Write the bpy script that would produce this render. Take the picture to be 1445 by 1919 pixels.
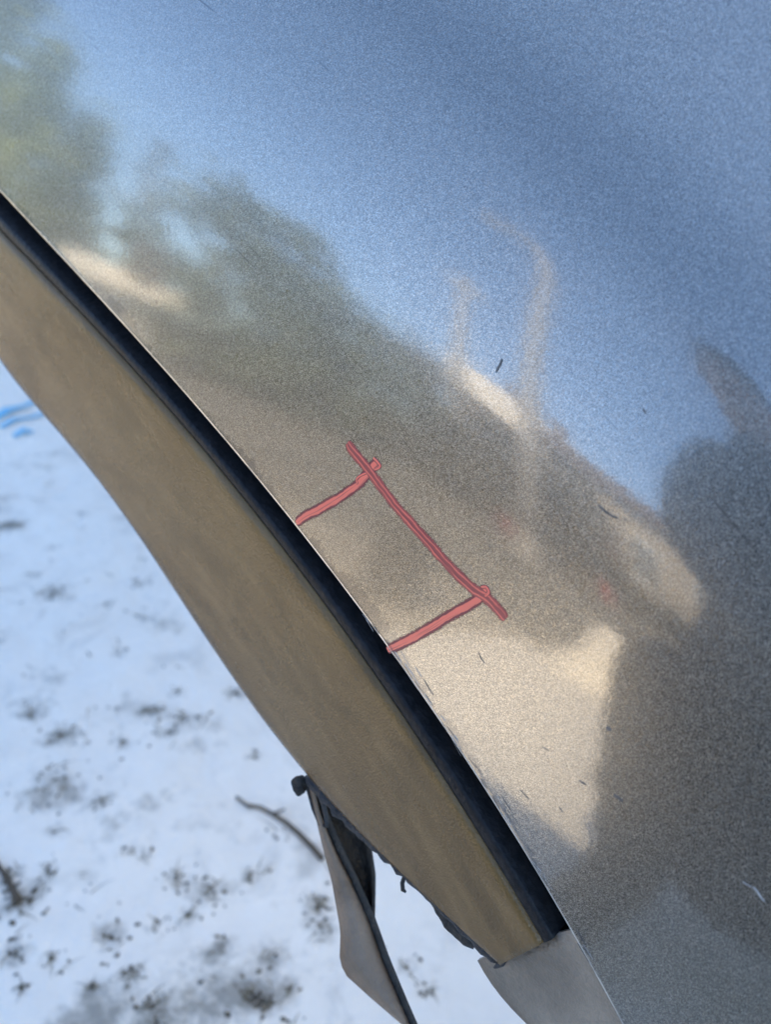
import bpy, bmesh, math, random
import numpy as np
from mathutils import Vector, Matrix, noise

for o in list(bpy.data.objects):
    bpy.data.objects.remove(o, do_unlink=True)
scene = bpy.context.scene
COL = scene.collection
rad = math.radians
random.seed(7)

# ------------------------------------------------------------------ camera
W, H = 1445.0, 1919.0                       # pixel frame of the photograph
VFOV = 58.0
CAM = np.array([0.17, -0.19, 0.70])
LOOK = np.array([0.0, 0.0, 0.55])
FWD = (LOOK - CAM) / np.linalg.norm(LOOK - CAM)
RGT = np.cross(FWD, [0, 0, 1.0]); RGT /= np.linalg.norm(RGT)
UPV = np.cross(RGT, FWD)
THALF = math.tan(rad(VFOV / 2))
cd = bpy.data.cameras.new('camera')
cd.sensor_fit = 'VERTICAL'; cd.sensor_height = 24.0
cd.angle_y = rad(VFOV)
cd.clip_start = 0.01; cd.clip_end = 2000
cd.dof.use_dof = True; cd.dof.focus_distance = 0.285
cd.dof.aperture_fstop = (cd.lens / 1000) / 0.0029
cam = bpy.data.objects.new('camera', cd); COL.objects.link(cam)
cam.matrix_world = Matrix(((RGT[0], UPV[0], -FWD[0], CAM[0]), (RGT[1], UPV[1], -FWD[1], CAM[1]),
                           (RGT[2], UPV[2], -FWD[2], CAM[2]), (0, 0, 0, 1)))
scene.camera = cam

# ------------------------------------------------------------------ sky, sun, exposure
SUN_EL, SUN_AZ = 38.0, 15.0                  # sun behind the fender, shining towards the photographer
world = bpy.data.worlds.new('World'); scene.world = world; world.use_nodes = True
wn = world.node_tree.nodes; wl = world.node_tree.links
sky = wn.new('ShaderNodeTexSky'); sky.sky_type = 'NISHITA'; sky.sun_disc = False
sky.sun_elevation = rad(SUN_EL); sky.sun_rotation = rad(SUN_AZ)
sky.air_density = 1.0; sky.dust_density = 0.05; sky.ozone_density = 2.6; sky.altitude = 1200
wl.new(sky.outputs[0], wn['Background'].inputs[0]); wn['Background'].inputs[1].default_value = 0.15
sd = bpy.data.lights.new('sun', 'SUN'); sd.energy = 4.4; sd.angle = rad(0.5); sd.color = (1.0, 0.83, 0.56)
sun = bpy.data.objects.new('sun', sd); COL.objects.link(sun)
sdir = Vector((math.sin(rad(SUN_AZ)) * math.cos(rad(SUN_EL)), math.cos(rad(SUN_AZ)) * math.cos(rad(SUN_EL)), math.sin(rad(SUN_EL))))
sun.rotation_euler = sdir.to_track_quat('Z', 'Y').to_euler(); sun.location = (0, 6, 8)
scene.view_settings.view_transform = 'Standard'; scene.view_settings.look = 'None'
scene.view_settings.gamma = 1.0; scene.view_settings.use_curve_mapping = False
scene.view_settings.exposure = 2.0
scene.render.engine = 'CYCLES'
scene.cycles.use_denoising = True
scene.cycles.max_bounces = 8

# ------------------------------------------------------------------ helpers
def tag(o, label=None, cat=None, group=None, kind=None):
    if label: o['label'] = label
    if cat: o['category'] = cat
    if group: o['group'] = group
    if kind: o['kind'] = kind
    return o
def empty(name, loc=(0, 0, 0), rz=0.0):
    o = bpy.data.objects.new(name, None); COL.objects.link(o)
    o.location = loc; o.rotation_euler = (0, 0, rz); o.empty_display_size = 0.05
    return o
def mesh_obj(name, verts, faces, mat, parent=None, smooth=False, uvs=None):
    me = bpy.data.meshes.new(name)
    me.from_pydata([tuple(map(float, v)) for v in verts], [], [tuple(f) for f in faces])
    if uvs is not None:
        uv = me.uv_layers.new(name='UVMap')
        li = np.zeros(len(me.loops), dtype=np.int32); me.loops.foreach_get('vertex_index', li)
        uv.data.foreach_set('uv', np.asarray(uvs, dtype=np.float32)[li].ravel())
    if smooth:
        me.polygons.foreach_set('use_smooth', [True] * len(me.polygons))
    me.materials.append(mat); me.update()
    o = bpy.data.objects.new(name, me); COL.objects.link(o)
    if parent: o.parent = parent
    return o
def bm_obj(name, bm, mat, parent=None, smooth=False):
    me = bpy.data.meshes.new(name); bm.to_mesh(me); bm.free()
    if smooth: me.polygons.foreach_set('use_smooth', [True] * len(me.polygons))
    me.materials.append(mat)
    o = bpy.data.objects.new(name, me); COL.objects.link(o)
    if parent: o.parent = parent
    return o
def grid_faces(nu, nv):                      # index = i*nv + j
    return [(i * nv + j, (i + 1) * nv + j, (i + 1) * nv + j + 1, i * nv + j + 1) for i in range(nu - 1) for j in range(nv - 1)]
def add_box(bm, c, s, rot=None, bevel=0.0):
    r = bmesh.ops.create_cube(bm, size=1.0)
    M = Matrix.Translation(c) @ (rot.to_4x4() if rot else Matrix.Identity(4)) @ Matrix.Diagonal((*s, 1))
    bmesh.ops.transform(bm, matrix=M, verts=r['verts'])
    if bevel:
        es = list({e for v in r['verts'] for e in v.link_edges})
        bmesh.ops.bevel(bm, geom=es, offset=bevel, segments=2, affect='EDGES')
def tube(pts, radii, n=8, cap=True):
    """vertices and faces of a tube along pts"""
    pts = [Vector(p) for p in pts]; V = []; F = []
    side = None
    for i, p in enumerate(pts):
        a = pts[max(i - 1, 0)]; b = pts[min(i + 1, len(pts) - 1)]
        t = (b - a).normalized()
        if side is None:
            side = t.cross(Vector((0.31, 0.2, 0.93))).normalized()
        side = (side - t * side.dot(t)).normalized(); up = t.cross(side)
        r = radii[i] if hasattr(radii, '__len__') else radii
        for k in range(n):
            a_ = 2 * math.pi * k / n
            V.append(p + side * (r * math.cos(a_)) + up * (r * math.sin(a_)))
    for i in range(len(pts) - 1):
        for k in range(n):
            F.append((i * n + k, i * n + (k + 1) % n, (i + 1) * n + (k + 1) % n, (i + 1) * n + k))
    if cap:
        F.append(tuple(range(n - 1, -1, -1))); m = (len(pts) - 1) * n; F.append(tuple(range(m, m + n)))
    return V, F
def merge(*parts):
    V = []; F = []
    for v, f in parts:
        k = len(V); V += list(v); F += [tuple(i + k for i in q) for q in f]
    return V, F

# ---- material helpers
def material(name, color=(0.5, 0.5, 0.5), rough=0.5, metal=0.0, spec=0.5):
    m = bpy.data.materials.new(name); m.use_nodes = True
    b = m.node_tree.nodes['Principled BSDF']
    b.inputs['Base Color'].default_value = (*color, 1); b.inputs['Roughness'].default_value = rough
    b.inputs['Metallic'].default_value = metal; b.inputs['Specular IOR Level'].default_value = spec
    return m
class NT:
    def __init__(s, m):
        s.m = m; s.n = m.node_tree.nodes; s.l = m.node_tree.links; s.b = s.n['Principled BSDF']
    def new(s, t, **kw):
        o = s.n.new(t)
        for k, v in kw.items(): setattr(o, k, v)
        return o
    def tex(s, kind, scale, detail=3.0, coord='Object', rough=0.5, dist=0.0, vec=None):
        t = s.new('ShaderNodeTex' + kind)
        t.inputs['Scale'].default_value = scale
        if kind == 'Noise':
            t.inputs['Detail'].default_value = detail; t.inputs['Roughness'].default_value = rough; t.inputs['Distortion'].default_value = dist
        if vec is None:
            if not hasattr(s, 'tc'): s.tc = s.new('ShaderNodeTexCoord')
            vec = s.tc.outputs[coord]
        s.l.new(vec, t.inputs['Vector'])
        return t
    def ramp(s, fac, stops):
        r = s.new('ShaderNodeValToRGB'); e = r.color_ramp.elements
        while len(e) < len(stops): e.new(0.5)
        for k, (p, c) in enumerate(stops):
            e[k].position = p; e[k].color = (*c, 1) if len(c) == 3 else c
        s.l.new(fac, r.inputs[0]); return r
    def mapr(s, v, a, b, c=0.0, d=1.0, smooth=False):
        r = s.new('ShaderNodeMapRange'); r.clamp = True
        if smooth: r.interpolation_type = 'SMOOTHSTEP'
        for i, x in enumerate((a, b, c, d)): r.inputs[i + 1].default_value = x
        s.l.new(v, r.inputs[0]); return r.outputs[0]
    def math(s, op, a, b=None):
        r = s.new('ShaderNodeMath', operation=op)
        for i, x in enumerate((a, b)):
            if x is None: continue
            if isinstance(x, (int, float)): r.inputs[i].default_value = x
            else: s.l.new(x, r.inputs[i])
        return r.outputs[0]
    def mix(s, fac, a, b):
        r = s.new('ShaderNodeMix', data_type='RGBA')
        for i, x in ((0, fac), (6, a), (7, b)):
            if isinstance(x, (int, float)): r.inputs[i].default_value = x
            elif isinstance(x, tuple): r.inputs[i].default_value = (*x, 1)
            else: s.l.new(x, r.inputs[i])
        return r.outputs[2]
    def bump(s, h, strength, dist=0.001, normal=None):
        b = s.new('ShaderNodeBump'); b.inputs['Strength'].default_value = strength; b.inputs['Distance'].default_value = dist
        s.l.new(h, b.inputs['Height'])
        if normal is not None: s.l.new(normal, b.inputs['Normal'])
        return b.outputs[0]

def noisy(name, c1, c2, scale, rough=0.6, bump=0.0, bscale=None, spec=0.4, metal=0.0):
    m = material(name, c1, rough, metal, spec); t = NT(m)
    n = t.tex('Noise', scale, 5)
    t.l.new(t.ramp(n.outputs[0], [(0.35, c1), (0.68, c2)]).outputs[0], t.b.inputs['Base Color'])
    if bump:
        n2 = t.tex('Noise', bscale or scale * 4, 4)
        t.l.new(t.bump(n2.outputs[0], bump, 0.01), t.b.inputs['Normal'])
    return m

# ------------------------------------------------------------------ materials
def make_paint():
    m = material('metallic_grey_paint', (0.33, 0.30, 0.25), 0.3, 1.0); t = NT(m); b = t.b
    uv = t.new('ShaderNodeUVMap').outputs[0]
    # metal flakes: each tiny cell tilts its own way and has its own brightness
    geo = t.new('ShaderNodeNewGeometry')
    def flakes(scale, amount, prev):
        v = t.tex('Voronoi', scale)
        sub = t.new('ShaderNodeVectorMath', operation='SUBTRACT'); t.l.new(v.outputs['Color'], sub.inputs[0]); sub.inputs[1].default_value = (0.5, 0.5, 0.5)
        sc = t.new('ShaderNodeVectorMath', operation='SCALE'); t.l.new(sub.outputs[0], sc.inputs[0]); sc.inputs['Scale'].default_value = amount
        ad = t.new('ShaderNodeVectorMath', operation='ADD'); t.l.new(prev, ad.inputs[0]); t.l.new(sc.outputs[0], ad.inputs[1])
        return v, ad.outputs[0]
    v1, nn = flakes(5200, 0.085, geo.outputs['Normal'])
    v2, nn = flakes(2600, 0.035, nn)
    nz = t.new('ShaderNodeVectorMath', operation='NORMALIZE'); t.l.new(nn, nz.inputs[0])
    t.l.new(nz.outputs[0], b.inputs['Normal'])
    sep = t.new('ShaderNodeSeparateColor'); t.l.new(v1.outputs['Color'], sep.inputs[0])
    flake = t.ramp(sep.outputs[0], [(0.0, (0.105, 0.099, 0.086)), (0.55, (0.238, 0.224, 0.195)), (1.0, (0.52, 0.49, 0.43))])
    # dusty film and long faint smears
    d = t.tex('Noise', 22, 6, rough=0.65)
    dust = t.mapr(d.outputs[0], 0.42, 0.75, 0.0, 0.16)
    col = t.mix(dust, flake.outputs[0], (0.25, 0.245, 0.232))
    # worn edge of the wheel arch (uv.y is the distance from the edge in metres)
    sx = t.new('ShaderNodeSeparateXYZ'); t.l.new(uv, sx.inputs[0])
    mp = t.new('ShaderNodeMapping'); mp.inputs['Scale'].default_value = (1.0, 0.35, 1.0); t.l.new(uv, mp.inputs['Vector'])
    wn_ = t.tex('Noise', 420, 4, vec=mp.outputs[0], rough=0.7)
    wl_ = t.tex('Noise', 18, 2, vec=uv)
    lim = t.math('MULTIPLY', t.mapr(wl_.outputs[0], 0.36, 0.62, 0.0, 1.0), 0.0075)
    edge = t.math('SUBTRACT', t.math('ADD', lim, t.math('MULTIPLY', t.math('SUBTRACT', wn_.outputs[0], 0.55), 0.012)), sx.outputs[1])
    wear = t.mapr(edge, 0.0, 0.0008)
    col = t.mix(t.math('MULTIPLY', wear, 0.6), col, (0.10, 0.10, 0.105))
    # hairline scratches running down with the panel, and dust specks
    mps = t.new('ShaderNodeMapping'); mps.inputs['Rotation'].default_value = (0, 0, rad(16)); mps.inputs['Scale'].default_value = (30.0, 900.0, 1.0); t.l.new(uv, mps.inputs['Vector'])
    hs = t.tex('Noise', 1.0, 2, vec=mps.outputs[0])
    hm = t.tex('Noise', 28, 3, vec=uv)
    hair = t.math('MULTIPLY', t.mapr(hs.outputs[0], 0.66, 0.74), t.mapr(hm.outputs[0], 0.50, 0.64, 0.0, 0.8))
    col = t.mix(hair, col, (0.06, 0.058, 0.055))
    sp = t.tex('Voronoi', 260); spd = t.mapr(sp.outputs['Distance'], 0.10, 0.05)
    spc = t.new('ShaderNodeSeparateColor'); t.l.new(sp.outputs['Color'], spc.inputs[0])
    col = t.mix(t.math('MULTIPLY', spd, t.mapr(spc.outputs[0], 0.93, 0.94, 0.0, 0.7)), col, (0.10, 0.095, 0.085))
    # highlight of the rolled fold, painted into the colour as a bright line
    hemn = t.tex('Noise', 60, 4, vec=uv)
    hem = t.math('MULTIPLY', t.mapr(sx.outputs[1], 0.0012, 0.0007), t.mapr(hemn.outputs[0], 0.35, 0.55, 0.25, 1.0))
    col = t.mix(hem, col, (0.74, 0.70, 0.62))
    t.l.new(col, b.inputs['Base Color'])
    rg = t.mapr(sep.outputs[1], 0.0, 1.0, 0.16, 0.62)
    t.l.new(rg, b.inputs['Roughness'])
    b.inputs['Metallic'].default_value = 0.88
    b.inputs['Coat Weight'].default_value = 1.0; b.inputs['Coat IOR'].default_value = 1.95
    ds = t.tex('Noise', 9, 5, rough=0.7)
    t.l.new(t.mapr(ds.outputs[0], 0.35, 0.75, 0.06, 0.105), b.inputs['Coat Roughness'])
    op = t.tex('Noise', 420, 2)
    t.l.new(t.bump(op.outputs[0], 0.022, 0.0006), b.inputs['Coat Normal'])
    return m
PAINT = make_paint()

def make_cladding():
    m = material('weathered_grained_plastic', (0.1, 0.09, 0.07), 0.42, 0.0, 0.3); t = NT(m)
    uv = t.new('ShaderNodeUVMap').outputs[0]
    mp = t.new('ShaderNodeMapping'); mp.inputs['Scale'].default_value = (7.0, 34.0, 1.0); t.l.new(uv, mp.inputs['Vector'])
    st = t.tex('Noise', 4.0, 5, vec=mp.outputs[0], rough=0.6)              # long wiping smears along the trim
    mp2 = t.new('ShaderNodeMapping'); mp2.inputs['Scale'].default_value = (14.0, 30.0, 1.0); mp2.inputs['Rotation'].default_value = (0, 0, rad(20)); t.l.new(uv, mp2.inputs['Vector'])
    blot = t.tex('Noise', 2.2, 6, vec=mp2.outputs[0], rough=0.6)
    c = t.ramp(st.outputs[0], [(0.30, (0.140, 0.084, 0.032)), (0.5, (0.165, 0.100, 0.039)), (0.75, (0.225, 0.142, 0.060))]).outputs[0]
    c = t.mix(t.mapr(blot.outputs[0], 0.46, 0.72, 0.0, 0.45, True), c, (0.075, 0.050, 0.025))
    big = t.tex('Noise', 9.0, 2, vec=uv)
    c = t.mix(t.mapr(big.outputs[0], 0.45, 0.7, 0.0, 0.4, True), c, (0.20, 0.135, 0.065))
    t.l.new(c, t.b.inputs['Base Color'])
    g = t.tex('Voronoi', 1500); g.feature = 'SMOOTH_F1'
    g2 = t.tex('Noise', 900, 3)
    hh = t.math('ADD', g.outputs['Distance'], g2.outputs[0])
    mpS = t.new('ShaderNodeMapping'); mpS.inputs['Scale'].default_value = (3.0, 380.0, 1.0); mpS.inputs['Rotation'].default_value = (0, 0, rad(3)); t.l.new(uv, mpS.inputs['Vector'])
    scr = t.tex('Noise', 3.0, 2, vec=mpS.outputs[0])
    n1 = t.bump(hh, 0.45, 0.0004)
    t.l.new(t.bump(t.mapr(scr.outputs[0], 0.66, 0.72), 0.12, 0.0002, n1), t.b.inputs['Normal'])
    t.l.new(t.mapr(blot.outputs[0], 0.3, 0.75, 0.20, 0.34), t.b.inputs['Roughness'])
    return m
CLAD = make_cladding()
RUBBER = noisy('black_rubber', (0.005, 0.006, 0.008), (0.014, 0.015, 0.018), 240, 0.5, 0.15, 500, 0.25)
DARKPLASTIC = noisy('dark_broken_plastic', (0.016, 0.015, 0.014), (0.035, 0.032, 0.028), 160, 0.55, 0.4, 700)
GAP = material('gap_shade_black', (0.004, 0.004, 0.005), 0.9, 0.0, 0.1)  # near-black stand-in for the shade deep inside the trim gap
LIP = noisy('grey_rubber_lip', (0.028, 0.028, 0.031), (0.060, 0.058, 0.058), 240, 0.6, 0.5, 900)
FLAP = noisy('dusty_brown_plastic', (0.155, 0.108, 0.072), (0.25, 0.18, 0.125), 60, 0.5, 0.25, 600)
FLANGE = noisy('dusty_undercoat', (0.18, 0.152, 0.12), (0.31, 0.26, 0.205), 45, 0.42, 0.3, 500)

def make_marker():
    m = material('red_marker_ink', (0.6, 0.1, 0.08), 0.35, 0.0, 0.4); t = NT(m)
    uv = t.new('ShaderNodeUVMap').outputs[0]
    s = t.new('ShaderNodeSeparateXYZ'); t.l.new(uv, s.inputs[0])
    mp = t.new('ShaderNodeMapping'); mp.inputs['Scale'].default_value = (260.0, 0.8, 1.0); t.l.new(uv, mp.inputs['Vector'])
    wob = t.tex('Noise', 1.0, 3, vec=mp.outputs[0])
    # across the stroke: pale wet core, dark dried rim
    d = t.math('ABSOLUTE', t.math('ADD', s.outputs[1], t.math('MULTIPLY', t.math('SUBTRACT', wob.outputs[0], 0.5), 0.55)))
    mp2 = t.new('ShaderNodeMapping'); mp2.inputs['Scale'].default_value = (35.0, 2.4, 1.0); t.l.new(uv, mp2.inputs['Vector'])
    streak = t.tex('Noise', 1.0, 3, vec=mp2.outputs[0])
    sel = t.math('LESS_THAN', s.outputs[0], 1.9)                       # the long stroke is drier: two thin wet lines only
    dl = t.math('ABSOLUTE', t.math('SUBTRACT', d, 0.36))
    core = t.math('ADD', t.math('MULTIPLY', t.math('SUBTRACT', 1.0, sel), t.mapr(d, 0.52, 0.42)), t.math('MULTIPLY', sel, t.mapr(dl, 0.16, 0.06, 0.22, 0.85)))
    core = t.math('MULTIPLY', core, t.mapr(streak.outputs[0], 0.36, 0.46, 0.35, 1.0))
    c = t.mix(core, (0.21, 0.050, 0.060), (0.95, 0.21, 0.145))
    t.l.new(c, t.b.inputs['Base Color'])
    mp3 = t.new('ShaderNodeMapping'); mp3.inputs['Scale'].default_value = (900.0, 5.0, 1.0); t.l.new(uv, mp3.inputs['Vector'])
    rag = t.tex('Noise', 1.0, 3, vec=mp3.outputs[0], rough=0.7)
    rim = t.math('SUBTRACT', t.math('ADD', 1.0, t.math('MULTIPLY', t.math('SUBTRACT', rag.outputs[0], 0.62), 0.7)), t.math('ABSOLUTE', s.outputs[1]))
    t.l.new(t.mapr(rim, 0.0, 0.22, 0.0, 0.9), t.b.inputs['Alpha'])
    return m
MARKER = make_marker()

def make_snow():
    m = material('trodden_snow', (0.84, 0.86, 0.88), 0.65, 0.0, 0.3); t = NT(m)
    n = t.tex('Noise', 9.0, 8, rough=0.62, dist=0.4)
    n2 = t.tex('Noise', 33.0, 6, rough=0.6)
    n3 = t.tex('Noise', 2.2, 3)
    f = t.math('ADD', t.math('ADD', t.math('MULTIPLY', n.outputs[0], 0.55), t.math('MULTIPLY', n2.outputs[0], 0.45)), t.math('MULTIPLY', t.math('SUBTRACT', n3.outputs[0], 0.5), 0.25))
    sa = t.new('ShaderNodeAttribute'); sa.attribute_name = 'soil'
    fine = t.tex('Noise', 75.0, 6, rough=0.72)
    stain = t.math('MULTIPLY', t.mapr(t.math('ADD', sa.outputs['Fac'], t.math('MULTIPLY', t.math('SUBTRACT', fine.outputs[0], 0.5), 1.9)), 0.25, 1.0), t.mapr(sa.outputs['Fac'], 0.04, 0.3))
    soil = t.math('MAXIMUM', t.mapr(f, 0.575, 0.68, 0.0, 0.4), t.math('MULTIPLY', stain, 0.85))
    white = t.mix(t.mapr(n2.outputs[0], 0.3, 0.7), (0.92, 0.84, 0.72), (0.97, 0.89, 0.77))
    n4 = t.tex('Noise', 15.0, 6, rough=0.7, dist=0.6)
    n5 = t.tex('Noise', 5.0, 4)
    mott = t.math('MULTIPLY', t.mapr(n4.outputs[0], 0.50, 0.70, 0.0, 0.40, True), t.mapr(n5.outputs[0], 0.4, 0.6, 0.25, 1.0))
    white = t.mix(mott, white, (0.50, 0.465, 0.41))
    c = t.mix(soil, white, (0.27, 0.245, 0.20))
    t.l.new(c, t.b.inputs['Base Color'])
    gr = t.tex('Noise', 60, 8, rough=0.7)
    t.l.new(t.bump(gr.outputs[0], 0.5, 0.02), t.b.inputs['Normal'])
    t.b.inputs['Subsurface Weight'].default_value = 0.0
    return m
SNOW = make_snow()
ROAD = noisy('gravel_lane', (0.10, 0.088, 0.07), (0.235, 0.205, 0.155), 1.3, 0.85, 0.6, 30, 0.2)
BARK = noisy('bark', (0.09, 0.07, 0.05), (0.16, 0.13, 0.10), 12, 0.9, 0.6, 40, 0.2)
BIRCH = noisy('pale_bark', (0.35, 0.31, 0.25), (0.55, 0.50, 0.43), 7, 0.8, 0.3, 30, 0.2)
def leafmat(name, c1, c2):
    m = material(name, c1, 0.6, 0.0, 0.25); t = NT(m)
    n = t.tex('Noise', 1.1, 4)
    t.l.new(t.ramp(n.outputs[0], [(0.35, c1), (0.65, c2)]).outputs[0], t.b.inputs['Base Color'])
    return m
LEAF_Y = leafmat('yellow_green_leaf', (0.085, 0.115, 0.025), (0.30, 0.31, 0.05))
LEAF_D = leafmat('dark_green_leaf', (0.07, 0.09, 0.04), (0.15, 0.165, 0.075))
LEAF_B = leafmat('brown_twig', (0.075, 0.066, 0.045), (0.13, 0.115, 0.07))
WOOD = noisy('grey_fence_wood', (0.16, 0.13, 0.10), (0.26, 0.22, 0.17), 4, 0.85, 0.5, 30, 0.2)
PLASTER = noisy('tan_plaster', (0.29, 0.25, 0.20), (0.37, 0.32, 0.26), 2, 0.85, 0.2, 20, 0.2)
PALE = noisy('white_render', (0.76, 0.72, 0.66), (0.84, 0.80, 0.74), 2, 0.85, 0.2, 20, 0.2)
ROOF = noisy('brown_roof_sheet', (0.11, 0.075, 0.055), (0.17, 0.12, 0.09), 3, 0.7, 0.3, 15, 0.3)
GLASS = material('window_glass', (0.03, 0.035, 0.04), 0.06, 0.0, 0.6)
TRIM = material('white_window_frame', (0.75, 0.74, 0.72), 0.5)
POLE = noisy('rusty_pole_paint', (0.33, 0.30, 0.27), (0.43, 0.395, 0.355), 5, 0.6, 0.2, 40, 0.4)
REDPL = material('red_bin_plastic', (0.36, 0.045, 0.045), 0.4)
CLOTH = noisy('dark_jacket_cloth', (0.018, 0.020, 0.028), (0.034, 0.036, 0.046), 30, 0.85, 0.5, 200, 0.2)
TROUSER = noisy('dark_trouser_cloth', (0.022, 0.022, 0.026), (0.04, 0.04, 0.045), 30, 0.9, 0.5, 200, 0.2)
SKIN = noisy('skin', (0.42, 0.25, 0.17), (0.50, 0.31, 0.22), 40, 0.5, 0.1, 200, 0.4)
BOOT = material('black_boot', (0.015, 0.014, 0.013), 0.5)
CYAN = material('blue_plastic_strip', (0.16, 0.48, 0.68), 0.4)
SCRATCH = noisy('scratched_primer', (0.07, 0.068, 0.066), (0.14, 0.135, 0.125), 400, 0.6)
SCUFF = noisy('pale_scuff', (0.26, 0.255, 0.25), (0.42, 0.41, 0.40), 400, 0.6)

# ------------------------------------------------------------------ the body surface of the fender
PZ = 0.55                                    # height of the surface's origin
A0, KZ, KX, FM, FS, FW, FW2 = 14.5, 0.65, 0.08, 0.23, 0.132, 0.046, 0.036
BM, BS, BW = 0.19, 0.139, 0.010              # the crease that runs round the flare
CX, CZ, RA = -0.44452, -0.83328, 0.91972     # centre and radius of the big wheel-arch curve (z from PZ)
_erf = np.vectorize(math.erf)
def surf(x, z):
    """depth y of the fender skin: leaning back, gently crowned, with the flare round the wheel arch"""
    z = z - PZ
    d = math.hypot(x - CX, z - CZ) - RA
    w = FW if d < FS else FW2; q = math.sqrt(math.pi) / 2
    return math.tan(rad(A0)) * z + .5 * KZ * z * z + .5 * KX * x * x + q * (FM * w * math.erf((d - FS) / w) + BM * BW * math.erf((d - BS) / BW))
def polar(x, z):
    return math.atan2(x - CX, z - PZ - CZ), math.hypot(x - CX, z - PZ - CZ) - RA
def unpolar(th, s):
    return CX + (RA + s) * math.sin(th), PZ + CZ + (RA + s) * math.cos(th)
def pix_ray(px, py):
    v = FWD + RGT * ((px - W / 2) / (H / 2) * THALF) + UPV * ((H / 2 - py) / (H / 2) * THALF)
    return v / np.linalg.norm(v)
def at(px, py, t):                           # point seen at a pixel, t metres from the lens
    return CAM + pix_ray(px, py) * t
def on(px, py, fn=surf):                     # point of a body surface y = fn(x, z) seen at a pixel
    v = pix_ray(px, py); t = 0.3
    g = lambda t: (CAM + v * t)[1] - fn((CAM + v * t)[0], (CAM + v * t)[2])
    for _ in range(40):
        e = (g(t + 1e-5) - g(t)) / 1e-5
        t -= max(-.05, min(.05, g(t) / e))
    return CAM + v * t
def on_ground(px, py, z=0.0):
    v = pix_ray(px, py); return CAM + v * ((z - CAM[2]) / v[2])
def curve_of(pixels, fn, deg):
    P = [on(*q, fn) for q in pixels]
    T = np.array([polar(p[0], p[2]) for p in P])
    co = np.polyfit(T[:, 0], T[:, 1], deg)
    lo, hi = T[:, 0].min(), T[:, 0].max()
    dp = np.polyder(co)
    def f(th):                               # straight on beyond the ends
        c = min(max(th, lo), hi)
        return float(np.polyval(co, c) + np.polyval(dp, c) * (th - c) * 0.6)
    return f, lo, hi

EDGE = [(0, 362), (125, 500), (255, 638), (345, 742), (410, 814), (460, 873), (555, 990), (600, 1052), (650, 1122), (722, 1215), (778, 1291),
        (838, 1382), (888, 1452), (938, 1525), (1003, 1630), (1063, 1745), (1123, 1850), (1163, 1918)]
edge_s, TH0, TH1 = curve_of(EDGE, surf, 4)
TL, TR = TH0 - 0.16, TH1 + 0.26              # how far the fender goes on beyond the frame

# ---- the fender
fender = empty('car_fender', (0.05, 0.02, 0.0))
tag(fender, 'grey metallic car fender with red marker lines above its wheel arch', 'car fender')
FOFF = Vector((-0.05, -0.02, 0.0))
def part(name, V, F, mat, parent=None, smooth=True, uvs=None):
    o = mesh_obj(name, [Vector(v) + FOFF for v in V], F, mat, None, smooth, uvs)
    o.parent = parent or fender
    return o
NU = 380
ths = np.linspace(TL, TR, NU)
ss = list(0.0016 + 0.42 * np.linspace(0, 1, 180) ** 1.25)
V = []; U = []
for th in ths:
    e = edge_s(th)
    x0, z0 = unpolar(th, e)
    y0 = surf(x0, z0)
    # folded hem: flange running inwards, rolled edge, then the skin
    prof = [(e + 0.0026, y0 + 0.010), (e + 0.0012, y0 + 0.006), (e + 0.0003, y0 + 0.0030)]
    for k in range(5):
        a = math.pi * (1.0 - 0.5 * k / 4)    # a quarter turn of the fold
        prof.append((e + 0.0016 + 0.0016 * math.cos(a), y0 + 0.0016 - 0.0016 * math.sin(a)))
    for s, y in prof[:-1]:
        x, z = unpolar(th, s); V.append((x, y, z)); U.append((th * RA, 0.0))
    for s in ss:
        x, z = unpolar(th, e + s)
        V.append((x, surf(x, z), z)); U.append((th * RA, s))
nv = len(prof) - 1 + len(ss)
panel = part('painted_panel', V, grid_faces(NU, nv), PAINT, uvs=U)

# ---- plastic wheel-arch trim
D0 = 0.0035
def clad(x, z):
    th, s = polar(x, z)
    d = edge_s(th) - 0.006 - s               # distance below the groove
    return surf(x, z) + D0 + 0.05 * d + 0.5 * max(d, 0) ** 2
UPPER = [(0, 432), (100, 535), (205, 643), (300, 750), (380, 842), (480, 962), (600, 1120), (660, 1203), (723, 1292), (790, 1390), (860, 1500), (930, 1618), (985, 1705), (1018, 1762)]
LOWER = [(0, 668), (60, 740), (120, 815), (200, 918), (290, 1042), (360, 1140), (420, 1228), (500, 1345), (575, 1450), (630, 1510), (690, 1566), (750, 1620), (800, 1664), (870, 1732), (938, 1800)]
up_s, _, THE = curve_of(UPPER, clad, 4)
lo_s, _, THL = curve_of(LOWER, clad, 5)
th_b = polar(*[on(938, 1803, clad)[i] for i in (0, 2)])[0]
th_t = polar(*[on(1020, 1763, clad)[i] for i in (0, 2)])[0]
NT_, NS = 260, 26
V = []; U = []
for i in range(NT_):
    k = i / (NT_ - 1)
    for j in range(NS):
        q = j / (NS - 1)
        th = TL + k * ((th_t + (th_b - th_t) * q) - TL)   # the lower end is cut off at a slant
        s = up_s(th) + (lo_s(th) - up_s(th)) * q
        x, z = unpolar(th, s); y = clad(x, z)
        y += 0.0009 * (max(0, 1 - q / 0.05) ** 2 + max(0, (q - 0.95) / 0.05) ** 2)
        V.append((x, y, z)); U.append((th * RA, s))
trim = part('wheel_arch_trim', V, grid_faces(NT_, NS), CLAD, uvs=U)
sm = trim.modifiers.new('thickness', 'SOLIDIFY'); sm.thickness = 0.0022; sm.offset = -1

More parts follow.
